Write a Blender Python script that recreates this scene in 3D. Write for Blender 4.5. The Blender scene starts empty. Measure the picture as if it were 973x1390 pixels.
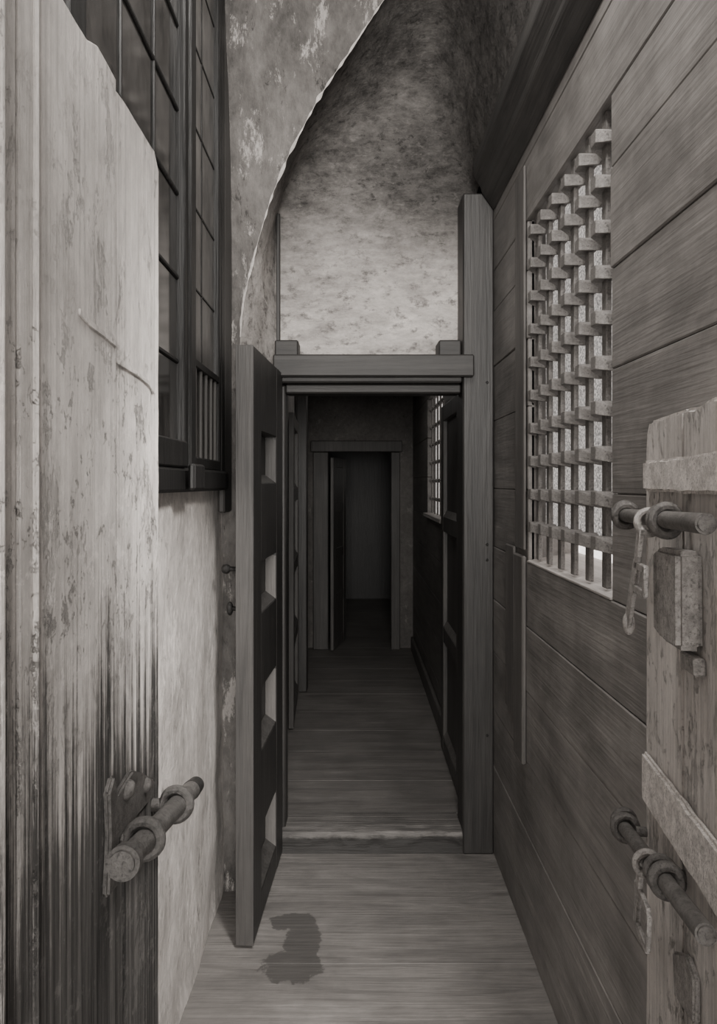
import bpy, bmesh, math, random
from mathutils import Vector, Matrix, noise
random.seed(4)
D = bpy.data
COL = bpy.context.scene.collection

def g(v, a=1.0):
    return (v, v*0.94, v*0.895, 1.0)

# ---------------------------------------------------------------- materials
def newmat(name):
    m = D.materials.new(name); m.use_nodes = True
    nt = m.node_tree; b = nt.nodes['Principled BSDF']
    return m, nt, b

def ramp(nt, fac, stops):
    r = nt.nodes.new('ShaderNodeValToRGB')
    el = r.color_ramp.elements
    while len(el) < len(stops): el.new(0.5)
    for e, (p, c) in zip(el, stops):
        e.position = p; e.color = c if not isinstance(c, (int, float)) else (c, c, c, 1)
    nt.links.new(fac, r.inputs[0])
    return r.outputs[0]

def noise_tex(nt, scale3, scale=1.0, detail=6, rough=0.6, dist=0.0, coord='Object', loc=(0, 0, 0)):
    tc = nt.nodes.new('ShaderNodeTexCoord')
    mp = nt.nodes.new('ShaderNodeMapping')
    mp.inputs['Scale'].default_value = scale3
    mp.inputs['Location'].default_value = loc
    if coord == 'World':
        ge = nt.nodes.new('ShaderNodeNewGeometry'); nt.links.new(ge.outputs['Position'], mp.inputs[0])
    else:
        nt.links.new(tc.outputs[coord], mp.inputs[0])
    n = nt.nodes.new('ShaderNodeTexNoise')
    n.inputs['Scale'].default_value = scale
    n.inputs['Detail'].default_value = detail
    n.inputs['Roughness'].default_value = rough
    n.inputs['Distortion'].default_value = dist
    nt.links.new(mp.outputs[0], n.inputs['Vector'])
    return n.outputs[0]

def mix(nt, fac, a, b, mode='MIX'):
    n = nt.nodes.new('ShaderNodeMix'); n.data_type = 'RGBA'; n.blend_type = mode
    for s, v in ((n.inputs[0], fac), (n.inputs[6], a), (n.inputs[7], b)):
        if isinstance(v, bpy.types.NodeSocket): nt.links.new(v, s)
        else: s.default_value = v
    return n.outputs[2]

def math_n(nt, op, a, b):
    n = nt.nodes.new('ShaderNodeMath'); n.operation = op
    for s, v in ((n.inputs[0], a), (n.inputs[1], b)):
        if isinstance(v, bpy.types.NodeSocket): nt.links.new(v, s)
        else: s.default_value = v
    return n.outputs[0]

def zrange(nt, z0, z1, a, b_, ax=2):
    ge = nt.nodes.new('ShaderNodeNewGeometry')
    sp = nt.nodes.new('ShaderNodeSeparateXYZ'); nt.links.new(ge.outputs['Position'], sp.inputs[0])
    mr = nt.nodes.new('ShaderNodeMapRange'); nt.links.new(sp.outputs[ax], mr.inputs[0])
    mr.inputs[1].default_value = z0; mr.inputs[2].default_value = z1
    mr.inputs[3].default_value = a; mr.inputs[4].default_value = b_
    return mr.outputs[0]

def bump(nt, b, h, strength, dist):
    n = nt.nodes.new('ShaderNodeBump')
    n.inputs['Strength'].default_value = strength
    n.inputs['Distance'].default_value = dist
    nt.links.new(h, n.inputs['Height']); nt.links.new(n.outputs[0], b.inputs['Normal'])

def grain_scale(axis, along, across):
    s = [across]*3; s['xyz'.index(axis)] = along
    return tuple(s)

def wood(name, dark, light, axis='y', rough=0.7, across=14, bstr=0.5, blotch=0.5, dist=0.8, fib=0.6):
    m, nt, b = newmat(name)
    n1 = noise_tex(nt, grain_scale(axis, 1.0, across), 1.6, 8, 0.65, dist)
    n2 = noise_tex(nt, grain_scale(axis, 3.0, 90), 1.0, 4, 0.6, 0.2)
    n3 = noise_tex(nt, (1, 1, 1), 3.2, 7, 0.7, 0.2, loc=(4, 2, 7))
    c = ramp(nt, n1, [(0.30, g(dark)), (0.72, g(light))])
    f = ramp(nt, n2, [(0.35, 0.62), (0.6, 1.0)])
    c = mix(nt, fib, c, f, 'MULTIPLY')
    bl = ramp(nt, n3, [(0.3, 1.0-blotch), (0.7, 1.0)])
    c = mix(nt, 1.0, c, bl, 'MULTIPLY')
    nt.links.new(c, b.inputs['Base Color'])
    b.inputs['Roughness'].default_value = rough
    h = math_n(nt, 'ADD', n1, n2)
    bump(nt, b, h, bstr, 0.006)
    return m

def plaster(name, dark, light, scale=3.0, chip=0.0, chipcol=0.6, stretch=(1, 1, 1), bstr=0.6, fine=30, topshade=None, shadex=None):
    m, nt, b = newmat(name)
    n1 = noise_tex(nt, stretch, scale, 10, 0.74, 0.1, 'World')
    n2 = noise_tex(nt, stretch, fine, 6, 0.7, 0.1, 'World')
    c = ramp(nt, n1, [(0.30, g(dark)), (0.68, g(light))])
    if chip > 0 and not topshade:
        n3 = noise_tex(nt, (stretch[0]*1, stretch[1], stretch[2]*0.7), 9, 9, 0.82, 0.2, 'World', (3, 1, 5))
        k = ramp(nt, n3, [(0.60-chip*0.1, 0.0), (0.66-chip*0.1, 1.0)])
        c = mix(nt, k, c, g(chipcol))
        n4 = noise_tex(nt, (stretch[0]*1.2, stretch[1], stretch[2]*0.8), 16, 9, 0.82, 0.2, 'World', (9, 4, 2))
        k = ramp(nt, n4, [(0.60-chip*0.05, 0.0), (0.66-chip*0.05, 1.0)])
        c = mix(nt, math_n(nt, 'MULTIPLY', k, 0.8), c, g(dark*0.6))
    if topshade:   # (z0, z1, dark, light) painted shade: plaster colour darkens with height
        n6 = noise_tex(nt, (0.8, 1.2, 1.6), 6, 10, 0.86, 0.1, 'World', (5, 5, 5))
        n8 = noise_tex(nt, (0.9, 1.3, 1.6), 21, 7, 0.75, 0.3, 'World', (2, 5, 9))
        c2 = ramp(nt, n6, [(0.36, g(topshade[2])), (0.5, g(topshade[2]*0.5+topshade[3]*0.5)), (0.66, g(topshade[3]))])
        c2 = mix(nt, ramp(nt, n8, [(0.54, 0.0), (0.62, 0.75)]), c2, g(topshade[2]*0.7))
        c2 = mix(nt, ramp(nt, n8, [(0.36, 0.6), (0.43, 0.0)]), c2, g(topshade[3]*1.15))
        z = zrange(nt, topshade[0], topshade[1], 0.0, 1.0)
        n5 = noise_tex(nt, (1, 1, 1), 2.6, 8, 0.75, 0.1, 'World', (8, 2, 1))
        z = math_n(nt, 'ADD', z, math_n(nt, 'MULTIPLY', math_n(nt, 'SUBTRACT', n5, 0.5), 1.1))
        n7 = noise_tex(nt, (1, 1, 1.5), 12, 7, 0.75, 0.1, 'World', (1, 9, 4))
        c = mix(nt, ramp(nt, n7, [(0.52, 0.0), (0.64, 0.85)]), c, g(dark*0.5))
        c = mix(nt, ramp(nt, z, [(0.0, 0.0), (1.0, 1.0)]), c, c2)
        x = zrange(nt, 0.0, 0.6, 1.0, 0.5, 0)  # shade towards the right side, also painted into the colour
        cx = nt.nodes.new('ShaderNodeCombineColor')
        for i in range(3): nt.links.new(x, cx.inputs[i])
        c = mix(nt, ramp(nt, z, [(0.1, 0.0), (0.8, 1.0)]), c, mix(nt, 1.0, c, cx.outputs[0], 'MULTIPLY'))
    f = ramp(nt, n2, [(0.3, 0.62), (0.65, 1.0)])
    c = mix(nt, 0.8, c, f, 'MULTIPLY')
    nt.links.new(c, b.inputs['Base Color'])
    b.inputs['Roughness'].default_value = 0.9
    b.inputs['Specular IOR Level'].default_value = 0.2
    h = math_n(nt, 'ADD', n1, math_n(nt, 'MULTIPLY', n2, 0.4))
    bump(nt, b, h, bstr, 0.014)
    return m

def worn_paint(name, pale0, pale1, dark0, dark1, zlo, zhi, axis='z', spread=0.9, chips=0.6, sw=0.6, flake_z=None, pits=0.6):
    """boards with thin whitewash, rubbed off towards the foot, flaked in patches"""
    m, nt, b = newmat(name)
    st = noise_tex(nt, grain_scale(axis, 0.7, 42), 1.5, 9, 0.8, 0.15, 'World')
    st2 = noise_tex(nt, grain_scale(axis, 1.5, 110), 1.0, 6, 0.7, 0.05, 'World')
    bl = noise_tex(nt, (1, 1, 0.6), 4, 9, 0.78, 0.1, 'World')
    ch = noise_tex(nt, (1, 1, 0.45), 11, 9, 0.82, 0.2, 'World', (2, 7, 3))
    pt = noise_tex(nt, (1, 1, 0.9), 26, 9, 0.8, 0.1, 'World', (6, 1, 3))
    pale = ramp(nt, bl, [(0.34, g(pale0)), (0.64, g(pale1))])
    dark = ramp(nt, st, [(0.40, g(dark0)), (0.60, g(dark1))])
    z = zrange(nt, zlo, zhi, -0.5*spread, 0.5*spread)
    s = math_n(nt, 'ADD', math_n(nt, 'MULTIPLY', st, sw), math_n(nt, 'MULTIPLY', bl, 1-sw))
    k = ramp(nt, math_n(nt, 'ADD', s, z), [(0.45, 0.0), (0.55, 1.0)])
    c = mix(nt, k, dark, pale)
    kc = ramp(nt, ch, [(0.57, 0.0), (0.60, 1.0)])
    c = mix(nt, math_n(nt, 'MULTIPLY', kc, chips), c, g((dark1+pale0)*0.4))
    kp = ramp(nt, pt, [(0.57, 0.0), (0.61, 1.0)])
    if flake_z:   # band of height where the paint is pitted and flaking
        a = zrange(nt, flake_z[0]-0.12, flake_z[0], 0.10, 1.0); c_ = zrange(nt, flake_z[1], flake_z[1]+0.12, 1.0, 0.10)
        fl = math_n(nt, 'MULTIPLY', math_n(nt, 'MULTIPLY', a, c_), kp)
        hi = math_n(nt, 'MULTIPLY', math_n(nt, 'MULTIPLY', a, c_), ramp(nt, pt, [(0.40, 1.0), (0.45, 0.0)]))
        c = mix(nt, math_n(nt, 'MULTIPLY', hi, 0.8), c, g(pale1))
    else: fl = kp
    c = mix(nt, math_n(nt, 'MULTIPLY', fl, pits), c, g(dark1*0.9))
    f = ramp(nt, st2, [(0.38, 0.45), (0.56, 1.0)])
    c = mix(nt, 0.42, c, f, 'MULTIPLY')
    nt.links.new(c, b.inputs['Base Color'])
    b.inputs['Roughness'].default_value = 0.8
    b.inputs['Specular IOR Level'].default_value = 0.3
    h = math_n(nt, 'ADD', math_n(nt, 'MULTIPLY', st2, 0.8), math_n(nt, 'ADD', st, math_n(nt, 'MULTIPLY', kc, -0.6)))
    h = math_n(nt, 'ADD', h, math_n(nt, 'MULTIPLY', fl, -0.8))
    bump(nt, b, h, 1.0, 0.009)
    return m

def iron(name, v, rough=0.5, metal=0.3, lo=0.55, hi=1.35):
    m, nt, b = newmat(name)
    n = noise_tex(nt, (1, 1, 1), 30, 10, 0.85)
    n2 = noise_tex(nt, (1, 1, 1), 200, 4, 0.7)
    c = ramp(nt, n, [(0.38, g(v*lo)), (0.60, g(v*hi))])
    c = mix(nt, ramp(nt, n2, [(0.52, 0.0), (0.66, 0.8)]), c, g(v*0.3))
    nt.links.new(c, b.inputs['Base Color'])
    b.inputs['Roughness'].default_value = rough; b.inputs['Metallic'].default_value = metal
    bump(nt, b, math_n(nt, 'ADD', n, math_n(nt, 'MULTIPLY', n2, 0.7)), 0.9, 0.004)
    return m

def pane_mat(name, strength, lo=0.3, hi=0.95, base=0.35):
    m, nt, b = newmat(name)
    n = noise_tex(nt, (1, 1, 1), 130, 3, 0.85)
    n2 = noise_tex(nt, (1, 1, 1), 4, 3, 0.5)
    c = ramp(nt, n, [(0.42, g(lo)), (0.58, g(hi))])
    c = mix(nt, 0.6, c, ramp(nt, n2, [(0.3, 0.6), (0.7, 1.0)]), 'MULTIPLY')
    c0 = mix(nt, 1.0, c, g(base), 'MULTIPLY')
    nt.links.new(c0, b.inputs['Base Color'])
    nt.links.new(c, b.inputs['Emission Color'])
    b.inputs['Emission Strength'].default_value = strength  # pane and gauze surfaces glow themselves, in place of daylight behind
    b.inputs['Roughness'].default_value = 0.8
    return m

def glass_dark(name, lo, hi, rough=0.25):
    m, nt, b = newmat(name)
    n = noise_tex(nt, (1, 1, 0.5), 5, 7, 0.7)
    nt.links.new(ramp(nt, n, [(0.4, g(lo)), (0.65, g(hi))]), b.inputs['Base Color'])
    b.inputs['Roughness'].default_value = rough
    return m

M_PLANK = wood('partition_planks', 0.16, 0.33, 'y', 0.5, 6, 0.35, 0.55, 0.8, 0.3)
M_PLANKD = wood('shaded_partition_planks', 0.12, 0.24, 'y', 0.5, 9, 0.35, 0.4, 0.8, 0.45)  # darker copy of the plank wood, passage shade put into the colour
M_CASE = wood('casing_board_wood', 0.09, 0.18, 'z', 0.6, 14, 0.4, 0.3)
M_DARKV = wood('dark_post_wood', 0.022, 0.055, 'z', 0.5, 18, 0.35, 0.3)
M_DARKX = wood('dark_lintel_wood', 0.022, 0.052, 'x', 0.55, 18, 0.4, 0.3)
M_DARKY = wood('dark_beam_wood', 0.03, 0.09, 'y', 0.7, 18, 0.5, 0.4)
M_DOORV = wood('dark_door_wood', 0.018, 0.045, 'z', 0.5, 18, 0.4, 0.3)
M_DOORG = wood('grey_door_wood', 0.05, 0.12, 'z', 0.5, 18, 0.4, 0.3)
M_EDGE = wood('door_edge_wood', 0.045, 0.095, 'z', 0.6, 14, 0.4, 0.3)
M_REV = wood('lit_reveal_wood', 0.10, 0.20, 'z', 0.6, 14, 0.4, 0.3)  # paler door wood, light on reveals and ledges put into the colour
M_SILL = wood('worn_sill_wood', 0.35, 0.6, 'y', 0.6, 14, 0.4, 0.3)
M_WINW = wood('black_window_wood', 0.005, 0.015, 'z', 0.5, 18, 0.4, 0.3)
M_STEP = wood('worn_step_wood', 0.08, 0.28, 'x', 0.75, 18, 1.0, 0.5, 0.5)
M_FLOOR2 = wood('passage_floor_wood', 0.13, 0.25, 'x', 0.45, 8, 0.35, 0.4, 0.8, 0.3)
M_WALLP = plaster('limewashed_plaster', 0.46, 0.94, 4.0, 0.45, 0.97, (1, 1, 0.6), 1.0)
M_VAULT = plaster('shaded_vault_plaster', 0.28, 0.85, 3.6, 0.0, 0.4, (0.6, 1, 1.5), 1.0, topshade=(2.38, 2.82, 0.06, 0.24))  # dark upper part is painted shade, light falling off up the vault
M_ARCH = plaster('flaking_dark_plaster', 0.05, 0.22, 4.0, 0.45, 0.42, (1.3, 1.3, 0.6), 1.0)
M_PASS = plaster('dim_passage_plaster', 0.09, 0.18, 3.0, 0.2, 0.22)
M_RIDGE = plaster('chipped_limewash_edge', 0.35, 0.7, 14, 0.3, 0.8)
M_PALE = worn_paint('rubbed_whitewash', 0.50, 0.96, 0.018, 0.17, 0.72, 1.85, spread=0.75, chips=0.30, sw=0.8, flake_z=(1.42, 1.62))
M_PALE2 = worn_paint('flaking_whitewash', 0.58, 0.97, 0.18, 0.38, -0.6, 1.1, spread=0.8, chips=0.45, pits=0.5)
M_BAND = iron('whitewashed_strap', 0.62, 0.8, 0.0, 0.6, 1.3)
M_IRONP = iron('whitewashed_iron', 0.10, 0.40, 0.4)
M_IRONR = iron('whitewashed_rusty_iron', 0.14, 0.40, 0.4)
M_LOCK = iron('limewashed_lock_iron', 0.30, 0.6, 0.0)
M_IROND = iron('dark_iron', 0.02, 0.45, 0.4)
M_IRON = iron('rusted_grille_iron', 0.19, 0.5, 0.1, 0.65, 1.25)
M_PANE = pane_mat('grimy_lit_pane', 2.8, 0.7, 1.0)
M_GAUZE = pane_mat('speckled_wire_gauze', 0.80, 0.25, 0.95, 0.4)
M_PANE2 = pane_mat('grimy_lit_pane_small', 1.0)
M_GLB = glass_dark('black_window_glass', 0.006, 0.05, 0.10)
M_GLG = glass_dark('dusty_window_glass', 0.05, 0.17, 0.35)

# shaded riser and brighter lip painted into the step colour
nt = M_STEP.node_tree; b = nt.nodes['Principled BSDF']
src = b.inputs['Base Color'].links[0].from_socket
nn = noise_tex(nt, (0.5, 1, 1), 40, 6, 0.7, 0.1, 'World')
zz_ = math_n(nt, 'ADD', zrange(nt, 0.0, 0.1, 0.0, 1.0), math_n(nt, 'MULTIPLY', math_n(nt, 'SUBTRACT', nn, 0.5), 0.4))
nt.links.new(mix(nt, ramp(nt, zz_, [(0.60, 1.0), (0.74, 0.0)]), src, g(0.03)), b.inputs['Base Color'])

def floor_mat():
    m = wood('worn_floorboards', 0.15, 0.29, 'x', 0.5, 7, 0.4, 0.4, 1.5, 0.35)
    nt = m.node_tree; b = nt.nodes['Principled BSDF']
    src = b.inputs['Base Color'].links[0].from_socket
    ge = nt.nodes.new('ShaderNodeNewGeometry')
    def blob(cx, cy, rx, ry):
        vm = nt.nodes.new('ShaderNodeVectorMath'); vm.operation = 'SUBTRACT'
        nt.links.new(ge.outputs['Position'], vm.inputs[0]); vm.inputs[1].default_value = (cx, cy, 0)
        v2 = nt.nodes.new('ShaderNodeVectorMath'); v2.operation = 'MULTIPLY'
        nt.links.new(vm.outputs[0], v2.inputs[0]); v2.inputs[1].default_value = (1/rx, 1/ry, 0)
        ln = nt.nodes.new('ShaderNodeVectorMath'); ln.operation = 'LENGTH'
        nt.links.new(v2.outputs[0], ln.inputs[0])
        return ln.outputs['Value']
    d = math_n(nt, 'MINIMUM', blob(-0.175, 2.50, 0.065, 0.13), blob(-0.215, 2.62, 0.085, 0.055))
    d = math_n(nt, 'MINIMUM', d, blob(-0.20, 2.38, 0.10, 0.09))
    n = noise_tex(nt, (1, 1, 1), 17, 7, 0.7, 0.2, 'World', (1, 6, 0))
    d = math_n(nt, 'ADD', d, math_n(nt, 'MULTIPLY', math_n(nt, 'SUBTRACT', n, 0.5), 1.3))
    k = ramp(nt, d, [(0.92, 0.75), (1.06, 0.0)])
    c = mix(nt, k, src, g(0.055))
    nt.links.new(c, b.inputs['Base Color'])
    return m
M_FLOOR = floor_mat()

# ---------------------------------------------------------------- mesh kit
class K:
    def __init__(s): s.bm = bmesh.new()
    def box(s, x0, x1, y0, y1, z0, z1, bev=0.004, rot=None, seg=1):
        t = bmesh.new()
        bmesh.ops.create_cube(t, size=1)
        c = Vector(((x0+x1)/2, (y0+y1)/2, (z0+z1)/2))
        sx, sy, sz = abs(x1-x0), abs(y1-y0), abs(z1-z0)
        bmesh.ops.scale(t, vec=(sx, sy, sz), verts=t.verts)
        bv = min(bev, sx*0.4, sy*0.4, sz*0.4)
        if bv > 0: bmesh.ops.bevel(t, geom=t.edges[:], offset=bv, segments=seg, affect='EDGES')
        if rot: bmesh.ops.rotate(t, matrix=rot, verts=t.verts)
        bmesh.ops.translate(t, vec=c, verts=t.verts)
        s.add(t); return s
    def add(s, t):
        me = D.meshes.new('tmp'); t.to_mesh(me); t.free(); s.bm.from_mesh(me); D.meshes.remove(me)
    def cyl(s, p0, p1, r0, r1=None, seg=20, bev=0.0):
        r1 = r0 if r1 is None else r1
        p0 = Vector(p0); p1 = Vector(p1); d = p1-p0
        t = bmesh.new()
        bmesh.ops.create_cone(t, cap_ends=True, segments=seg, radius1=r0, radius2=r1, depth=d.length)
        if bev > 0:
            es = [e for e in t.edges if len(e.link_faces) == 2 and any(len(f.verts) > 4 for f in e.link_faces)]
            bmesh.ops.bevel(t, geom=es, offset=bev, segments=2, affect='EDGES')
        q = d.to_track_quat('Z', 'Y').to_matrix()
        bmesh.ops.rotate(t, matrix=q, verts=t.verts)
        bmesh.ops.translate(t, vec=(p0+p1)/2, verts=t.verts)
        s.add(t); return s
    def torus(s, c, axis, R, r, n=24, m=10, sx=1.0):
        t = bmesh.new(); q = Vector(axis).to_track_quat('Z', 'Y').to_matrix()
        vs = []
        for i in range(n):
            a = 2*math.pi*i/n; row = []
            for j in range(m):
                b = 2*math.pi*j/m
                p = Vector(((R+r*math.cos(b))*math.cos(a)*sx, (R+r*math.cos(b))*math.sin(a), r*math.sin(b)*1.3))
                row.append(t.verts.new(q@p+Vector(c)))
            vs.append(row)
        for i in range(n):
            for j in range(m):
                t.faces.new((vs[i][j], vs[(i+1) % n][j], vs[(i+1) % n][(j+1) % m], vs[i][(j+1) % m]))
        s.add(t); return s
    def ball(s, c, r, sc=(1, 1, 1)):
        t = bmesh.new(); bmesh.ops.create_uvsphere(t, u_segments=16, v_segments=10, radius=r)
        bmesh.ops.scale(t, vec=sc, verts=t.verts); bmesh.ops.translate(t, vec=c, verts=t.verts)
        s.add(t); return s
    def poly(s, pts, off, bev=0.0, seg=1):
        """extrude a closed outline (list of 3d points) by vector off"""
        t = bmesh.new(); vs = [t.verts.new(p) for p in pts]; f = t.faces.new(vs)
        r = bmesh.ops.extrude_face_region(t, geom=[f])
        bmesh.ops.translate(t, vec=off, verts=[v for v in r['geom'] if isinstance(v, bmesh.types.BMVert)])
        bmesh.ops.recalc_face_normals(t, faces=t.faces[:])
        if bev > 0: bmesh.ops.bevel(t, geom=t.edges[:], offset=bev, segments=seg, affect='EDGES')
        s.add(t); return s
    def grid(s, fn, nu, nv, amp=0.0, fs=3.0):
        t = bmesh.new(); vs = []
        for i in range(nu+1):
            row = []
            for j in range(nv+1):
                p = Vector(fn(i/nu, j/nv))
                if amp: p += Vector(noise.noise_vector(p*fs))*amp + Vector(noise.noise_vector(p*fs*4))*amp*0.3
                row.append(t.verts.new(p))
            vs.append(row)
        for i in range(nu):
            for j in range(nv):
                t.faces.new((vs[i][j], vs[i+1][j], vs[i+1][j+1], vs[i][j+1]))
        s.add(t); return s
    def wobble(s, amp, fs):
        for v in s.bm.verts: v.co += Vector(noise.noise_vector(v.co*fs))*amp
        return s
    def done(s, name, mat, parent=None, smooth=False, sub=None, **props):
        me = D.meshes.new(name); bm = s.bm
        bm.verts.ensure_lookup_table()
        lo = Vector([min(v.co[i] for v in bm.verts) for i in range(3)])
        hi = Vector([max(v.co[i] for v in bm.verts) for i in range(3)])
        c = Vector(((lo.x+hi.x)/2, (lo.y+hi.y)/2, lo.z))
        bmesh.ops.translate(bm, vec=-c, verts=bm.verts)
        bm.to_mesh(me); bm.free()
        if smooth:
            for p in me.polygons: p.use_smooth = True
            try: me.set_sharp_from_angle(angle=math.radians(40))
            except Exception: pass
        me.materials.append(mat)
        o = D.objects.new(name, me); o.location = c
        COL.objects.link(o)
        if parent: o.parent = parent
        if sub: o.parent = sub; o.location = c-sub.location
        for k, v in props.items(): o[k] = v
        return o

def empty(name, loc, rotz=0, **props):
    e = D.objects.new(name, None); e.empty_display_size = 0.1
    e.location = loc; e.rotation_euler = (0, 0, rotz); COL.objects.link(e)
    for k, v in props.items(): e[k] = v
    return e
S = dict(kind='structure')

# ---------------------------------------------------------------- floor
k = K(); y = -1.2; i = 0
while y < 3.11:
    w = [0.61, 0.57, 0.64, 0.59][i % 4]; y1 = min(y+w, 3.12)
    k.box(-0.54, 0.62, y, y1-0.0006, -0.05, 0.0, 0.0008); y = y1; i += 1
k.box(-0.66, 0.66, -1.2, 3.35, -0.10, -0.045, 0)
k.done('floor', M_FLOOR, category='floor', label='worn pale wooden floorboards with a dark water stain', **S)
k = K(); y = 3.30; i = 0
while y < 6.59:
    w = [0.36, 0.4, 0.34][i % 3]; y1 = min(y+w, 6.6)
    k.box(-0.46, 0.56, y, y1-0.001, 0.03, 0.08, 0.0012); y = y1; i += 1
k.box(-0.5, 0.6, 3.13, 6.7, -0.06, 0.04, 0)
k.done('floor', M_FLOOR2, category='floor', label='worn wooden boards of the raised inner passage', **S)
K().box(-0.9, 0.9, 6.6, 9.4, 0.0, 0.08, 0).done('floor', M_FLOOR2, category='floor', label='bare dim floor of the farthest room', **S)
# step
def stepfn(u, v):
    x = -0.34+u*0.80
    prof = [(3.095, -0.02), (3.098, 0.03), (3.096, 0.066), (3.108, 0.088), (3.15, 0.094), (3.22, 0.0880), (3.31, 0.0805)]
    t = v*(len(prof)-1); a = int(min(t, len(prof)-2)); f = t-a
    yy = prof[a][0]*(1-f)+prof[a+1][0]*f; zz = prof[a][1]*(1-f)+prof[a+1][1]*f
    wob = (noise.noise(Vector((x*4, 0, v*1.5)))*0.022+noise.noise(Vector((x*17, 4, v*6)))*0.010)*max(0, min(1, zz/0.04))*(1 if v < 0.7 else max(0, (1-v)/0.3))
    return (x, yy+abs(wob), zz-abs(wob)*0.35*(1 if zz > 0.04 else 0))
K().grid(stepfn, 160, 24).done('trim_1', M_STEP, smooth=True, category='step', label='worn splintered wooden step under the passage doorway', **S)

# ---------------------------------------------------------------- walls
k = K()
def wl(y0, y1, z0, z1):
    ny = max(2, int((y1-y0)*20)); nz = max(2, int((z1-z0)*20))
    k.grid(lambda u, v: (-0.50, y0+u*(y1-y0), z0+v*(z1-z0)), ny, nz, 0.0095, 4.5)
wl(-1.2, 1.15, -0.02, 3.5); wl(1.15, 2.62, -0.02, 1.585); wl(2.62, 2.84, -0.02, 3.5); wl(1.15, 2.62, 3.40, 3.5)
k.box(-0.70, -0.53, -1.2, 1.15, 0, 3.5, 0).box(-0.70, -0.53, 1.15, 2.62, 0, 1.58, 0).box(-0.70, -0.53, 2.62, 3.27, 0, 3.5, 0).box(-0.70, -0.53, 1.15, 2.62, 3.42, 3.5, 0).box(-0.70, -0.66, 1.15, 2.62, 1.5, 3.45, 0)
k.done('wall_left', M_WALLP, smooth=True, category='wall', label='rough limewashed plaster wall beneath a dark window', **S)

seams = [0, .13, .37, .61, .85, 1.07, 1.29, 1.535, 1.82, 2.05, 2.28, 2.45, 2.66, 2.92, 3.2, 3.5]
WY0, WY1, WZ0, WZ1 = 1.69, 2.50, 1.29, 2.45
k = K()
for a, b in zip(seams[:-1], seams[1:]):
    j = random.uniform(-0.003, 0.003)
    if a >= WZ0-0.01 and b <= WZ1+0.01:
        k.box(0.59+j, 0.615, -1.2, WY0, a+0.0007, b-0.0007, 0.003)
        k.box(0.59+j, 0.615, WY1, 3.25, a+0.0007, b-0.0007, 0.003)
    else:
        k.box(0.59+j, 0.615, -1.2, 3.25, a+0.0007, b-0.0007, 0.003)
k.box(0.605, 0.66, -1.2, WY0, 0, 3.5, 0).box(0.605, 0.66, WY1, 3.25, 0, 3.5, 0).box(0.605, 0.66, WY0, WY1, 0, WZ0, 0).box(0.605, 0.66, WY0, WY1, WZ1, 3.5, 0)
k.done('wall_right', M_PLANK, category='wall', label='partition of broad horizontal dark wooden planks', **S)

k = K()
k.grid(lambda u, v: (-0.42+u*1.02, 3.25, 2.06+v*0.86), 40, 36, 0.006, 3)
k.box(-0.7, 0.66, 3.27, 3.37, 2.06, 3.6, 0)
k.box(-0.7, -0.335, 3.26, 3.37, -.05, 2.06, 0).box(0.50, 0.66, 3.26, 3.37, -.05, 2.06, 0)
k.done('wall_back', M_VAULT, smooth=True, category='wall', label='stained plaster wall above the low passage doorway', **S)

R = [(-.445, 2.82, 0), (-.445, 2.81, 1.5), (-.436, 2.80, 2.10), (-.395, 2.80, 2.355), (-.328, 2.78, 2.575), (-.248, 2.76, 2.774), (-.122, 2.72, 2.988),
     (-.027, 2.68, 3.114), (.053, 2.66, 3.22), (.106, 2.64, 3.29), (.208, 2.60, 3.39), (.34, 2.57, 3.42), (.44, 2.55, 3.24), (.49, 2.54, 3.04), (.52, 2.54, 2.87)]
B = [(-.341, 3.26, 0), (-.341, 3.26, 1.5), (-.341, 3.26, 2.10), (-.341, 3.26, 2.40), (-.341, 3.26, 2.60), (-.335, 3.252, 2.70), (-.29, 3.25, 2.76),
     (-.18, 3.25, 2.79), (-.05, 3.25, 2.80), (.07, 3.25, 2.81), (.20, 3.25, 2.81), (.33, 3.25, 2.80), (.42, 3.25, 2.80), (.48, 3.25, 2.79), (.53, 3.25, 2.78)]
def crv(P, t):
    t = max(0, min(0.99999, t))*(len(P)-1); i = int(t); f = t-i
    p = [Vector(P[max(0, min(len(P)-1, i+d))]) for d in (-1, 0, 1, 2)]
    if i < 2: return p[1].lerp(p[2], f)
    return 0.5*((2*p[1])+(-p[0]+p[2])*f+(2*p[0]-5*p[1]+4*p[2]-p[3])*f*f+(-p[0]+3*p[1]-3*p[2]+p[3])*f**3)
def rough(p, a=0.006):
    return p+Vector(noise.noise_vector(p*5))*a+Vector(noise.noise_vector(p*22))*a*0.4
def vault(u, v):
    r = rough(crv(R, u)); b = crv(B, u)
    s_, c_ = math.sin(v*math.pi/2), 1-math.cos(v*math.pi/2)
    p = Vector((r.x+(b.x-r.x)*s_, r.y+(b.y-r.y)*s_, r.z+(b.z-r.z)*c_))
    return p+Vector(noise.noise_vector(p*3))*0.018*math.sin(v*math.pi)+Vector(noise.noise_vector(p*11))*0.005*math.sin(v*math.pi)
k = K(); k.grid(vault, 180, 40)
def fore(u, v):   # same vault running on over the lobby, springing from the beam
    r = rough(crv(R, 0.72+0.28*u)); return Vector((r.x, r.y-3.7*v, r.z))+Vector(noise.noise_vector(Vector((r.x, r.y-3.7*v, r.z))*3))*0.012*min(1, v*8)
k.grid(fore, 40, 50)
k.done('ceiling', M_VAULT, smooth=True, category='ceiling', label='plaster vault with painted-in shade curving down to the end wall', **S)
def arch(u, v):
    r = rough(crv(R, u*0.80)); p = Vector((-0.54+(r.x+0.54)*v, r.y, r.z))
    return p+Vector(noise.noise_vector(p*3))*0.02*(1-v)*v*4+Vector(noise.noise_vector(p*14))*0.004*(1-v)
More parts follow.
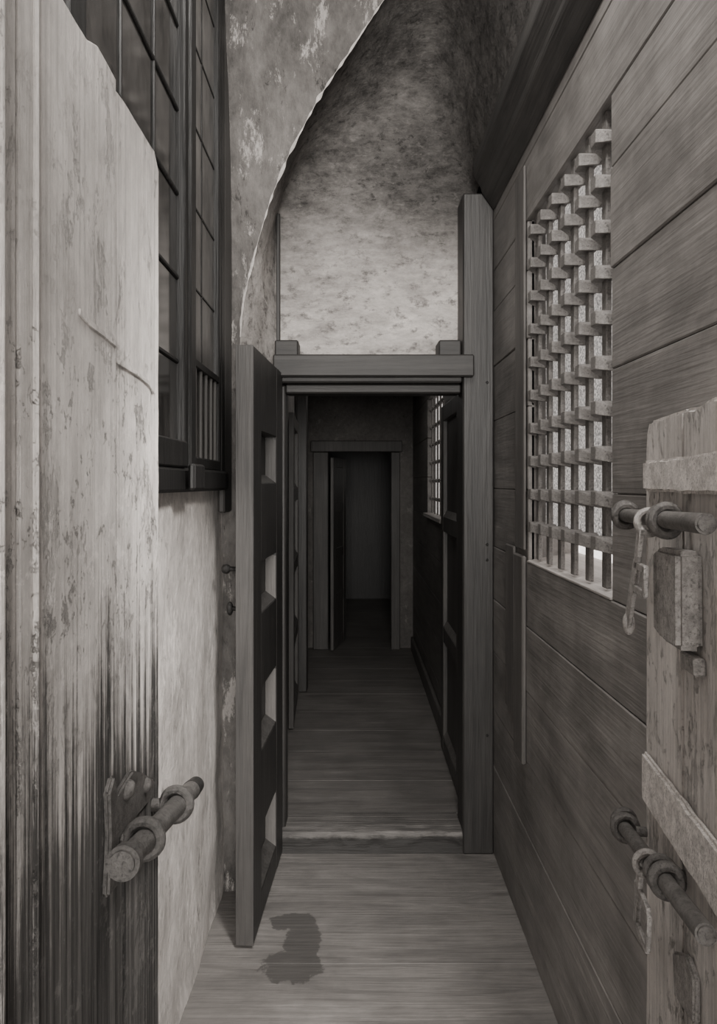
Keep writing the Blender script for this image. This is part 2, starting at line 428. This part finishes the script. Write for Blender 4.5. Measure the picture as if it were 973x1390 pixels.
K().grid(arch, 160, 30).done('wall_arch', M_ARCH, smooth=True, category='wall', label='flaking dark plaster arch beside the tall window', **S)
k = K()
def edge(u, v):
    uu = 0.145+u*0.60
    r = rough(crv(R, uu)); w = max(0.0006, 0.0025+0.008*noise.noise(r*24))
    a = v*2*math.pi
    return r+Vector((math.cos(a)*w, -0.0005+math.sin(a)*w*0.5, math.cos(a)*-w*0.6))
k.grid(edge, 320, 6).done('trim_2', M_RIDGE, smooth=True, category='arch edge', label='thin chipped pale limewash ridge along the arch', **S)
K().box(-0.70, 0.66, -1.2, 2.66, 3.5, 3.56, 0).box(-0.70, 0.66, 2.6, 3.3, 3.5, 3.6, 0).done('ceiling', M_VAULT, category='ceiling', label='flat plaster ceiling with painted-in shade over the lobby', **S)

k = K()
k.poly([(0.500, -1.0, 2.842), (0.500, -1.0, 2.90), (0.589, -1.0, 2.90), (0.589, -1.0, 2.700), (0.580, -1.0, 2.705), (0.535, -1.0, 2.77), (0.530, -1.0, 2.79)], (0, 4.08, 0), 0.003)
k.done('ceiling_beam', M_DARKY, category='beam', label='heavy dark timber beam along the top of the partition')
K().box(0.571, 0.5865, 2.50, 2.64, 0.60, 1.31, 0.005).done('trim_3', M_CASE, category='batten', label='short upright board nailed on the plank partition', **S)
K().box(0.576, 0.5865, 2.66, 2.80, 0.72, 1.33, 0.004).done('trim_4', M_CASE, category='batten', label='thin upright board nailed beside the post', **S)
K().box(0.578, 0.5865, 2.505, 2.64, 1.33, 2.64, 0.003).done('trim_5', M_CASE, category='batten', label='upright window casing board on the partition', **S)
K().box(-0.488, -0.462, 2.64, 2.79, 1.45, 3.42, 0.006).wobble(0.003, 20).done('trim_6', M_EDGE, category='casing', label='weathered upright casing board beside the window', **S)
K().box(-0.338, -0.322, 3.215, 3.243, 2.17, 2.735, 0.003).wobble(0.002, 20).done('trim_9', M_DARKV, category='post', label='slim dark upright lath at the corner of the end wall', **S)

# ---------------------------------------------------------------- door frame
fr = empty('door_frame', (0.06, 3.17, 0), category='door frame', label='heavy dark timber frame around the passage doorway')
def fbox(name, mat, *bx, bev=0.006, **p):
    k = K()
    for b_ in bx: k.box(b_[0]-0.06, b_[1]-0.06, b_[2]-3.17, b_[3]-3.17, b_[4], b_[5], bev)
    return k.done(name, mat, fr, **p)
post = fbox('post', M_DARKV, (0.458, 0.588, 3.09, 3.245, 0, 2.775))
fbox('jamb', M_DARKV, (-0.335, -0.29, 3.14, 3.25, 0.082, 1.975))
fbox('lintel', M_DARKX, (-0.335, 0.456, 3.09, 3.245, 1.98, 2.085), (-0.335, 0.50, 3.05, 3.088, 2.00, 2.092), (-0.29, 0.456, 3.13, 3.24, 1.94, 1.978))
fbox('corner_block', M_DARKX, (-0.335, -0.235, 3.12, 3.24, 2.094, 2.165))
fbox('corner_block', M_DARKX, (0.36, 0.456, 3.12, 3.24, 2.094, 2.165))
for z in (1.30, 1.235, 1.98, 0.5):
    K().ball((0.56-0.06, 3.089-3.17, z), 0.006, (1, 0.5, 1)).done('nail_head', M_IROND, sub=post)

# ---------------------------------------------------------------- window_1 with grille
w1 = empty('window_1', (0.62, 2.095, WZ0), category='window', label='barred opening with heavy iron grille in plank partition', **S)
def W(k, name, mat, par=w1, **p):
    bmesh.ops.translate(k.bm, vec=Vector((-0.62, -2.095, -WZ0)), verts=k.bm.verts)
    return k.done(name, mat, par, **p)
W(K().poly([(0.588, WY0+0.001, WZ0+0.0005), (0.755, WY0+0.001, WZ0+0.0005), (0.755, WY0+0.001, WZ0+0.035), (0.640, WY0+0.001, WZ0+0.016), (0.588, WY0+0.001, WZ0+0.006)], (0, WY1-WY0-0.002, 0), 0.001), 'sill', M_SILL)
W(K().box(0.661, 0.755, WY0-0.05, WY0, WZ0-.05, WZ1, 0.0).box(0.661, 0.755, WY1, WY1+0.05, WZ0-.05, WZ1, 0.0).box(0.661, 0.755, WY0-0.05, WY1+0.05, WZ1, WZ1+0.05, 0.0).box(0.661, 0.755, WY0-0.05, WY1+0.05, WZ0-.05, WZ0, 0.0), 'frame', M_PLANK)
W(K().box(0.757, 0.765, WY0-0.05, WY1+0.05, WZ0-0.05, WZ1+0.05, 0), 'window_pane', M_PANE)
W(K().box(0.652, 0.655, WY0+0.001, WY1-0.001, WZ0+0.110, WZ1-0.001, 0), 'wire_gauze', M_GAUZE, label='fine speckled pale gauze behind the bars')
gr = empty('grille', (0, 0, 0)); gr.parent = w1
gy = [1.775+0.129*i for i in range(6)]
bar = None
for i, yy in enumerate(gy):
    if bar is None:
        bar = W(K().box(0.603, 0.616, yy-0.0165, yy+0.0165, WZ0+0.016, WZ1-0.001, 0.002), 'vertical_bar', M_IRON, gr)
    else:
        c = bar.copy(); c.location.y += 0.129*i; c.parent = gr; COL.objects.link(c)
hb = None
for i in range(10):
    if hb is None:
        zz = 1.415
        # one forged strap, bent zig-zag: out round each upright, back and down between them
        k = K(); t = bmesh.new(); rings = []
        ys = [WY0+0.001]
        for c_ in gy: ys += [c_-0.052, c_-0.018, c_+0.018, c_+0.052]
        ys.append(WY1-0.001)
        ys = sorted(y_ for y_ in ys)
        for yy in ys:
            dmin = min(abs(yy-c_) for c_ in gy)
            e = 1.0 if dmin < 0.02 else 0.0
            fr0 = 0.616-0.040*e; bk0 = 0.628-0.004*e
            dz = -0.015*(1-e)
            h = 0.0120+0.0045*e
            row = [t.verts.new((fr0, yy, zz+dz-h)), t.verts.new((bk0, yy, zz+dz-h)), t.verts.new((bk0, yy, zz+dz+h)), t.verts.new((fr0, yy, zz+dz+h))]
            rings.append(row)
        for q in range(len(ys)-1):
            for r_ in range(4):
                t.faces.new((rings[q][r_], rings[q+1][r_], rings[q+1][(r_+1) % 4], rings[q][(r_+1) % 4]))
        t.faces.new(rings[0]); t.faces.new(rings[-1][::-1])
        bmesh.ops.recalc_face_normals(t, faces=t.faces[:])
        bmesh.ops.bevel(t, geom=t.edges[:], offset=0.0015, segments=1, affect='EDGES')
        k.add(t)
        hb = W(k, 'horizontal_bar', M_IRON, gr)
    else:
        c = hb.copy(); c.location.z += 0.108*i; c.parent = gr; COL.objects.link(c)

# ---------------------------------------------------------------- window_2 (dark casements)
w2 = empty('window_2', (-0.47, 1.9, 1.55), category='window', label='tall dark wooden casement window with small panes', **S)
def W2(k, name, mat, **p):
    bmesh.ops.translate(k.bm, vec=Vector((0.47, -1.9, -1.55)), verts=k.bm.verts)
    return k.done(name, mat, w2, **p)
W2(K().box(-0.54, -0.445, 1.14, 2.62, 1.535, 1.60, 0.008).wobble(0.004, 15).box(-0.54, -0.44, 1.14, 1.21, 1.595, 3.41, 0.005).box(-0.54, -0.46, 2.57, 2.635, 1.595, 3.41, 0.005)
   .box(-0.52, -0.445, 2.02, 2.085, 1.595, 3.41, 0.006).box(-0.54, -0.44, 1.21, 2.57, 3.35, 3.42, 0.005).box(-0.434, -0.415, 1.93, 2.06, 1.54, 1.61, 0.006), 'frame', M_WINW)
k = K().box(-0.49, -0.452, 1.211, 1.25, 1.60, 3.345, 0.004).box(-0.49, -0.452, 1.975, 2.018, 1.60, 3.345, 0.004).box(-0.49, -0.445, 1.25, 1.975, 1.60, 1.67, 0.004)
for i in range(1, 8): k.box(-0.482, -0.468, 1.25, 1.975, 1.66+i*0.225-0.006, 1.66+i*0.225+0.006, 0.003)
for yy in (1.49, 1.74): k.box(-0.482, -0.469, yy-0.006, yy+0.006, 1.66, 3.34, 0.003)
c1 = W2(k, 'casement', M_WINW)
k = K().box(-0.495, -0.462, 2.087, 2.115, 1.60, 3.345, 0.004).box(-0.495, -0.462, 2.535, 2.568, 1.60, 3.345, 0.004).box(-0.495, -0.46, 2.115, 2.535, 1.60, 1.635, 0.004)
for i in range(2, 7): k.box(-0.489, -0.479, 2.115, 2.535, 1.66+i*0.245-0.004, 1.66+i*0.245+0.004, 0.0015)
for yy in (2.33,): k.box(-0.489, -0.479, yy-0.004, yy+0.004, 1.9, 3.34, 0.0015)
k.box(-0.485, -0.462, 2.115, 2.535, 1.90, 1.925, 0.003)
c2 = W2(k, 'casement', M_WINW, label='casement with little upright bars at the foot')
for yy in (2.18, 2.26, 2.34, 2.42, 2.49):
    K().cyl((0, yy-1.9, 1.62-1.55), (0, yy-1.9, 1.905-1.55), 0.006, seg=10).done('upright_bar', M_EDGE, sub=c2)
W2(K().box(-0.478, -0.474, 1.25, 1.975, 1.67, 3.345, 0), 'window_pane', M_GLB)
W2(K().box(-0.486, -0.482, 2.115, 2.535, 1.63, 3.345, 0), 'window_pane', M_GLG, label='dusty grey window pane')

# ---------------------------------------------------------------- door_1 near
d1 = empty('door_1', (-0.29, 0.30, 0.0), math.radians(90), category='door', label='tall whitewashed plank door rubbed dark near the iron bolt', **S)
k = K()
edges = [0.0, 0.17, 0.34, 0.60, 0.80]
for i, (a, b) in enumerate(zip(edges[:-1], edges[1:])):
    j = [0, 0.003, 0.0, 0.0008][i]
    n = 8; top = []
    for q in range(n+1):
        x = b-0.0003-(b-a-0.0006)*q/n
        zt = 2.043+noise.noise(Vector((x*16, 1, 0)))*0.006
        if x > 0.785: zt -= 0.02
        if 0.52 < x < 0.60: zt += 0.012
        top.append((x, j, zt))
    side = []
    if i == 3:   # chipped free edge
        for q in range(1, 40):
            z = 0.012+q*0.05
            side.append((b-0.0006-abs(noise.noise(Vector((0, 5, z*9))))*0.008, j, z))
    k.poly([(a+0.0003, j, 0.012), (b-0.0003, j, 0.012)]+side+top, (0, 0.05-j, 0), 0.0015)
k.done('plank_panel', M_PALE, d1)
k = K()
def lip(k, pts, w, th):
    P = [Vector((p[0], -0.0003, p[1])) for p in pts]
    up = [p+Vector((0, 0, w*0.5)) for p in P]; dn = [p-Vector((0, 0, w*0.5)) for p in P]
    k.poly(up+dn[::-1], (0, -th, 0), th*0.45, 2)
lip(k, [(0.475, 1.740), (0.50, 1.734), (0.55, 1.732), (0.597, 1.728)], 0.008, 0.0022)
lip(k, [(0.602, 1.708), (0.65, 1.706), (0.70, 1.704), (0.74, 1.700), (0.765, 1.690)], 0.007, 0.0020)
k.wobble(0.0006, 40)
k.done('old_keeper_scar', M_PALE, d1, label='shallow limewashed scar of a removed fitting')
k = K()
for xx, r in ((0.30, 0.006), (0.37, 0.004)):
    k.cyl((xx, 0.0, 0.02), (xx, 0.0, 2.03), r, seg=12)
k.done('beading', M_PALE, d1, smooth=True)
bolt = K().cyl((0.515, -0.036, 1.140), (0.86, -0.036, 1.078), 0.0135, 0.0140, 28, 0.003).cyl((0.505, -0.036, 1.142), (0.53, -0.036, 1.1375), 0.0190, 0.0185, 28, 0.005).done('bolt', M_IRONP, d1, smooth=True, label='round iron sliding bolt with limewash')
K().cyl((0.845, -0.036, 1.0805), (0.89, -0.036, 1.0725), 0.0150, 0.013, 24, 0.004).done('bolt_tip', M_IROND, smooth=True, sub=bolt, label='dark bare iron bolt tip')
for xx in (0.60, 0.765):
    zz = 1.140-(xx-0.515)*0.18
    k = K(); k.torus((xx, -0.034, zz), (1, 0, -0.18), 0.0190, 0.0075)
    k.cyl((xx, -0.015, zz), (xx, 0.002, zz), 0.009, seg=10).wobble(0.002, 30)
    k.done('bolt_staple', M_IRONP, smooth=True, sub=bolt)
k = K()
def slab(k, pts, th, bev=0.003):
    k.poly([(p[0], -0.0005, p[1]) for p in pts], (0, -th, 0), bev, 2)
slab(k, [(0.545, 1.085), (0.575, 1.08), (0.585, 1.13), (0.66, 1.125), (0.74, 1.115), (0.75, 1.135), (0.70, 1.165), (0.64, 1.195), (0.585, 1.185), (0.57, 1.215), (0.55, 1.20), (0.555, 1.15)], 0.008)
k.ball((0.62, -0.006, 1.178), 0.012, (1.3, 0.8, 1)).ball((0.70, -0.006, 1.150), 0.011, (1, 0.8, 1)).wobble(0.003, 30)
k.done('bolt_plate', M_IRONP, smooth=True, sub=bolt)

# ---------------------------------------------------------------- door_2 near, half height pale
a2 = math.atan2(0.985, 0.17)
d2 = empty('door_2', (0.406, 0.636, 0), a2, category='door', label='pale flaking plank door with iron bolts and lock', **S)
k = K(); e2 = [0, 0.20, 0.45, 0.70]
for i, (a, b) in enumerate(zip(e2[:-1], e2[1:])):
    n = 9; top = []; side = []
    if i == 2:
        for q in range(1, 33):
            z = 0.012+q*0.05
            side.append((b-0.0006-abs(noise.noise(Vector((2, 8, z*8))))*0.012, -0.045, z))
    for q in range(n+1):
        x = b-0.0003-(b-a-0.0006)*q/n
        top.append((x-(0.008 if q == 0 and i == 2 else 0), -0.045, 1.668+noise.noise(Vector((x*14, 3, 0)))*0.007-(0.020 if x > 0.69 else 0)))
    k.poly([(a+0.0003, -0.045, 0.012), (b-0.0003, -0.045, 0.012)]+side+top, (0, 0.045, 0), 0.006, 3)
k.done('plank_panel', M_PALE2, d2)
def slab2(name, pts, th, mat, sub=None, bev=0.003, **p):
    k = K(); k.poly([(q[0], 0.0005, q[1]) for q in pts], (0, th, 0), bev, 2)
    return k.done(name, mat, None if sub else d2, sub=sub, **p)
def band(z0, z1, zs, seed):
    lo = [(x, z0+zs*(x/0.68)+noise.noise(Vector((x*22, seed, 0)))*0.005) for x in [0.01+0.0415*i for i in range(17)]]
    hi = [(x, z1+zs*(x/0.68)+noise.noise(Vector((x*22, seed, 5)))*0.005) for x in [0.674-0.0415*i for i in range(17)]]
    return lo+hi
slab2('ledge', band(1.545, 1.598, 0, 1), 0.010, M_BAND, bev=0.0045)
slab2('ledge', band(1.055, 1.140, -0.055, 2), 0.012, M_BAND, bev=0.0045)
K().box(0.02, 0.675, 0.0005, 0.012, 0.25, 0.37, 0.006).done('ledge', M_BAND, d2)
def strap(k, p, q, w, th=0.007):
    p = Vector(p); q = Vector(q); d = (q-p).normalized(); s = d.cross(Vector((0, 1, 0))).normalized()*w/2
    k.poly([p-s, p+s, q+s, q-s], (0, th, 0), 0.0015)
bolt = K().cyl((0.215, 0.034, 1.512), (0.735, 0.034, 1.500), 0.0125, 0.0120, 28, 0.003).done('bolt', M_IRONR, d2, smooth=True)
K().torus((0.705, 0.032, 1.500), (1, 0, 0.1), 0.019, 0.008).torus((0.742, 0.028, 1.500), (1, 0.35, 0), 0.020, 0.007).cyl((0.69, 0.018, 1.5), (0.69, -0.002, 1.5), 0.009, seg=10).wobble(0.002, 30).done('bolt_staple', M_IRONR, smooth=True, sub=bolt)
K().torus((0.415, 0.032, 1.506), (1, 0, 0), 0.0185, 0.008).torus((0.445, 0.032, 1.506), (1, 0, 0), 0.0165, 0.0065).cyl((0.41, 0.018, 1.506), (0.41, -0.002, 1.506), 0.009, seg=10).wobble(0.002, 30).done('bolt_staple', M_IRONR, smooth=True, sub=bolt)
k = K()
strap(k, (0.475, 0.050, 1.495), (0.505, 0.050, 1.43), 0.022)
strap(k, (0.503, 0.050, 1.435), (0.575, 0.050, 1.330), 0.028)
strap(k, (0.44, 0.050, 1.432), (0.515, 0.050, 1.432), 0.012)
strap(k, (0.445, 0.050, 1.395), (0.52, 0.050, 1.395), 0.012)
strap(k, (0.445, 0.050, 1.437), (0.447, 0.050, 1.391), 0.014)
k.torus((0.475, 0.042, 1.50), (1, 0, 0), 0.017, 0.006).ball((0.577, 0.052, 1.328), 0.016, (1, .6, 1.2))
k.done('hasp', M_LOCK, smooth=True, sub=bolt, label='hanging flat iron hasp with open loop')
lock = slab2('lock_case', [(0.345, 1.335), (0.44, 1.330), (0.485, 1.336), (0.49, 1.455), (0.465, 1.464), (0.348, 1.468)], 0.034, M_LOCK, bev=0.007, label='square box lock with limewash')
k = K(); k.poly([(0.33, 0.0005, 1.305), (0.40, 0.0005, 1.30), (0.405, 0.0005, 1.325), (0.335, 0.0005, 1.328)], (0, 0.016, 0), 0.003); k.done('lock_plate', M_LOCK, sub=lock)
bolt = K().cyl((0.215, 0.034, 1.035), (0.74, 0.034, 0.925), 0.0125, 0.0120, 28, 0.003).done('bolt', M_IRONR, d2, smooth=True)
K().torus((0.712, 0.032, 0.93), (1, 0, -0.2), 0.019, 0.008).torus((0.748, 0.028, 0.925), (1, 0.35, -.2), 0.020, 0.007).cyl((0.69, 0.018, 0.935), (0.69, -0.002, 0.935), 0.009, seg=10).wobble(0.002, 30).done('bolt_staple', M_IRONR, smooth=True, sub=bolt)
K().torus((0.445, 0.032, 0.988), (1, 0, -0.2), 0.0185, 0.0075).torus((0.412, 0.032, 0.994), (1, 0, -0.2), 0.0185, 0.008).cyl((0.44, 0.018, 0.988), (0.44, -0.002, 0.988), 0.009, seg=10).wobble(0.002, 30).done('bolt_staple', M_IRONR, smooth=True, sub=bolt)
k = K()
strap(k, (0.50, 0.046, 0.965), (0.53, 0.046, 0.86), 0.022); strap(k, (0.44, 0.046, 0.93), (0.53, 0.046, 0.925), 0.014); strap(k, (0.44, 0.046, 0.93), (0.45, 0.046, 0.87), 0.014); strap(k, (0.45, 0.046, 0.87), (0.53, 0.046, 0.865), 0.014)
k.torus((0.495, 0.04, 0.975), (1, 0, 0), 0.017, 0.006)
k.done('hasp', M_LOCK, smooth=True, sub=bolt, label='hanging flat iron hasp with open loop')
slab2('strap_plate', [(0.36, 0.83), (0.46, 0.80), (0.47, 0.86), (0.40, 0.90), (0.36, 0.89)], 0.01, M_LOCK)

# ---------------------------------------------------------------- panelled door builder
def panel_door(name, loc, rz, W_, H, z0, T, rails, label, edge=True, lh=0.03, lmat=M_EDGE, st=0.10, reveal=None, wm=M_DOORV):
    """hinge at x=0, face on +y side at y=0, body towards -y ; rails = [(z0,z1),...] bottom to top"""
    d = empty(name, loc, rz, category='door', label=label, **S)
    k = K().box(0, st, -T, 0, z0, H, 0.004); k.box(W_-st, W_-0.004, -T, 0, z0, H, 0.004)
    for a, b in rails: k.box(st, W_-st, -T+0.001, -0.001, a, b, 0.004)
    k.done('stile_and_rail_frame', wm, d)
    for i, ((a, b), (c, e)) in enumerate(zip(rails[:-1], rails[1:])):
        p = K().box(st, W_-st, -T*0.85, -T*0.75, b, c, 0).done('panel', wm, d)
        K().poly([(st, -T*0.74, b), (st, -0.004, b), (st, -T*0.74, b+lh)], (W_-2*st, 0, 0), 0).done('panel_ledge', lmat, sub=p, label='bevelled ledge with caught light put into its paler colour')  # light on the ledge painted as a paler wood
        if reveal:
            K().poly([(st+0.001, -T*0.74, b), (st+0.001, -0.003, b), (st+0.001, -0.003, c-0.01), (st+0.001, -T*0.74, c)], (0.004, 0, 0), 0).done('panel_reveal', reveal[i], sub=p, label='inner edge of the panel opening, coloured pale as if lit')  # front-lit look of the reveal comes from its pale colour
    if edge:
        K().box(W_-0.004, W_, -T, 0, z0, H, 0.001).done('edge_strip', M_EDGE, d, label='paler edge of the door')  # thin strip of paler wood colour on the free edge
    return d
def even(z0, H, n, r=0.085):
    p = (H-z0-r)/n
    return [(z0+i*p, z0+i*p+r) for i in range(n+1)]
a3 = math.atan2(-0.64, -0.037)
d3 = panel_door('door_3', (-0.298, 3.085, 0), a3, 0.63, 2.02, 0.015, 0.06, [(0.015, 0.115), (0.335, 0.61), (0.83, 1.10), (1.28, 1.56), (1.74, 2.02)], 'dark framed and panelled door standing open into the lobby', st=0.15, reveal=[M_REV, M_REV, M_REV, M_EDGE])
k = K().box(0.55, 0.60, -0.066, -0.0605, 1.10, 1.30, 0.003).cyl((0.575, -0.066, 1.265), (0.575, -0.10, 1.265), 0.008, seg=12).ball((0.575, -0.105, 1.265), 0.017).cyl((0.575, -0.066, 1.13), (0.575, -0.09, 1.13), 0.008, seg=12).ball((0.575, -0.092, 1.13), 0.015, (1, .8, 1.6))
k.done('knob', M_IROND, d3, smooth=True, label='dark iron knobs on back of the door')

# ---------------------------------------------------------------- passage
k = K()
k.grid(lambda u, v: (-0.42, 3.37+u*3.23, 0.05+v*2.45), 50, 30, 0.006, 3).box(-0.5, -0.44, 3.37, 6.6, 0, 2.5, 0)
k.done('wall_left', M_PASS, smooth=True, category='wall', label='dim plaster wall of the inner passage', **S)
k = K(); PY0, PY1, PZ0, PZ1 = 4.30, 5.30, 1.32, 2.16
sm = [0.05, .3, .56, .82, 1.07, 1.32, 1.6, 1.88, 2.16, 2.5]
for a, b in zip(sm[:-1], sm[1:]):
    if a >= PZ0-.01 and b <= PZ1+.01:
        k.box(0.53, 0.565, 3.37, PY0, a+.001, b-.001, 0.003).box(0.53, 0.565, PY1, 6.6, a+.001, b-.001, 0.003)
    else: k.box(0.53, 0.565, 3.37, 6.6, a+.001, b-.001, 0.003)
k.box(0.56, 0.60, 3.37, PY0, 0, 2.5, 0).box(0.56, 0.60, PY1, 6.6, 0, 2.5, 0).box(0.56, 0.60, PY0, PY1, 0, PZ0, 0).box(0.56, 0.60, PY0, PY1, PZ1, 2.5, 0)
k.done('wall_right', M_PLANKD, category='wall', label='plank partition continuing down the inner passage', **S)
K().box(0.505, 0.529, 3.38, 6.5, 0.08, 0.20, 0.005).done('baseboard_right', M_CASE, category='baseboard', label='low worn rail along the foot of the partition', **S)
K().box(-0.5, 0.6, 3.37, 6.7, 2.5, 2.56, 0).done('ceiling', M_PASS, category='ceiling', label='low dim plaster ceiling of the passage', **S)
w3 = empty('window_3', (0.56, 4.7, PZ0), category='window', label='small barred opening glowing in the passage partition', **S)
def W3(k, name, mat, par=w3):
    bmesh.ops.translate(k.bm, vec=Vector((-0.56, -4.7, -PZ0)), verts=k.bm.verts); return k.done(name, mat, par)
W3(K().box(0.585, 0.59, PY0+.001, PY1-.001, PZ0+.001, PZ1-.001, 0), 'window_pane', M_PANE2)
W3(K().box(0.50, 0.584, PY0+.001, PY1-.001, PZ0+.0005, PZ0+.025, 0.003), 'sill', M_SILL)
g3 = empty('grille', (0, 0, 0)); g3.parent = w3
b0 = W3(K().box(0.552, 0.562, PY0+0.08, PY0+0.105, PZ0+.025, PZ1-.001, 0.002), 'vertical_bar', M_IRON, g3)
for i in range(1, 6):
    c = b0.copy(); c.location.y += 0.165*i; COL.objects.link(c)
k = K().box(0.552, 0.564, PY0+.001, PY1-.001, PZ0+0.12, PZ0+0.136, 0.002)
for i in range(6):
    yy = PY0+0.0925+0.165*i
    k.box(0.540, 0.57, yy-0.026, yy+0.026, PZ0+0.115, PZ0+0.140, 0.008)
b0 = W3(k, 'horizontal_bar', M_IRON, g3)
for i in range(1, 6):
    c = b0.copy(); c.location.z += 0.125*i; COL.objects.link(c)

panel_door('door_4', (0.487, 3.40, 0.08), math.radians(90), 0.72, 1.90, 0.01, 0.030, even(0.01, 1.90, 3), 'dark panelled door folded back against the passage partition', edge=False, wm=M_DOORG, lmat=M_REV)
panel_door('door_5', (-0.385, 5.15, 0.08), math.radians(-88), 0.75, 1.90, 0.01, 0.03, even(0.01, 1.90, 4), 'dark panelled door folded against the passage plaster wall', wm=M_DOORG)
K().box(-0.405, -0.33, 5.2, 5.32, 0.08, 2.5, 0.006).done('trim_7', M_DARKV, category='post', label='dark upright timber post in the passage', **S)
K().box(-0.405, -0.35, 3.75, 3.87, 0.08, 2.5, 0.006).done('trim_8', M_DARKV, category='post', label='dark upright timber post behind the open door', **S)
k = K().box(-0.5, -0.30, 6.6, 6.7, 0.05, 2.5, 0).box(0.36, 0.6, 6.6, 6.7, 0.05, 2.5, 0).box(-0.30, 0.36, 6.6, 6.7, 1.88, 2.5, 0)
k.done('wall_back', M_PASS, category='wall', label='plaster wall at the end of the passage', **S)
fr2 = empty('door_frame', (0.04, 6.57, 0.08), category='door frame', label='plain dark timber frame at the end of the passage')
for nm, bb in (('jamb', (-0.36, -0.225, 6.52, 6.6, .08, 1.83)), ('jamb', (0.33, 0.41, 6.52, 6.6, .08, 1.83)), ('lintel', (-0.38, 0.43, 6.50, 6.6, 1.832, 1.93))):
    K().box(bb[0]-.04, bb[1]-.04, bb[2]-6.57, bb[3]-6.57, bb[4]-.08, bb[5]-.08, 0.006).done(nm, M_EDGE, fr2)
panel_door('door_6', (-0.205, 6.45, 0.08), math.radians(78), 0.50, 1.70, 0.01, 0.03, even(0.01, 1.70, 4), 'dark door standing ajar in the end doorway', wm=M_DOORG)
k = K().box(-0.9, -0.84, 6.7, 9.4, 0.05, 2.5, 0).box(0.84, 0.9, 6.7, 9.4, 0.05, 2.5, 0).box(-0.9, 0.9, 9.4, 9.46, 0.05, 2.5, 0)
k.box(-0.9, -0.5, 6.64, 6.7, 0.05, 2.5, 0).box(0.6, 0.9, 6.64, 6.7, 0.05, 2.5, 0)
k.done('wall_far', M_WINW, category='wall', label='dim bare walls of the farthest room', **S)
K().box(-0.9, 0.9, 6.7, 9.46, 2.5, 2.56, 0).done('ceiling', M_PASS, category='ceiling', label='dim ceiling of the farthest room', **S)

# ---------------------------------------------------------------- lights
SUNW = (1, 0.965, 0.92)
def area(name, loc, tgt, sx, sy, e, col=SUNW):
    l = D.lights.new(name, 'AREA'); l.shape = 'RECTANGLE'; l.size = sx; l.size_y = sy; l.energy = e; l.color = col
    o = D.objects.new(name, l); o.location = loc
    o.rotation_euler = (Vector(tgt)-Vector(loc)).to_track_quat('-Z', 'Y').to_euler(); COL.objects.link(o); return o
area('entrance_daylight', (0.25, -3.5, 1.9), (0.05, 3.0, 1.2), 1.4, 1.6, 350)
area('overhead_fill', (0.22, 1.2, 3.30), (-0.30, 2.0, 0.6), 0.25, 1.2, 45)  # added overhead fill lamp, the ceiling has no opening here
l = D.lights.new('side_fill', 'SPOT'); l.energy = 210; l.spot_size = math.radians(60); l.spot_blend = 0.9; l.shadow_soft_size = 0.14; l.color = SUNW  # unseen spot added inside the lobby to brighten the left wall
o = D.objects.new('side_fill', l); o.location = (0.48, 0.75, 2.35)
o.rotation_euler = (Vector((-0.5, 1.90, 0.75))-Vector(o.location)).to_track_quat('-Z', 'Y').to_euler(); COL.objects.link(o)
area('passage_fill', (0.0, 5.0, 2.4), (0.2, 4.6, 0), 0.3, 0.9, 1.8)  # fill lamp added under the passage ceiling
area('far_room_daylight', (0.6, 7.8, 1.6), (-0.3, 7.6, 0.1), 0.4, 0.6, 0.3)
w = D.worlds.new('World'); bpy.context.scene.world = w; w.use_nodes = True
w.node_tree.nodes['Background'].inputs[0].default_value = (1.0, 0.95, 0.9, 1)
w.node_tree.nodes['Background'].inputs[1].default_value = 1.0

# ---------------------------------------------------------------- camera
cd = D.cameras.new('Camera'); cam = D.objects.new('Camera', cd); COL.objects.link(cam)
cam.location = (0, 0, 1.56); cam.rotation_euler = (math.radians(90), 0, 0)
cd.sensor_fit = 'HORIZONTAL'; cd.sensor_width = 36; cd.lens = 37.0
cd.shift_x = 0.0067; cd.shift_y = -0.041; cd.clip_start = 0.05
bpy.context.scene.camera = cam
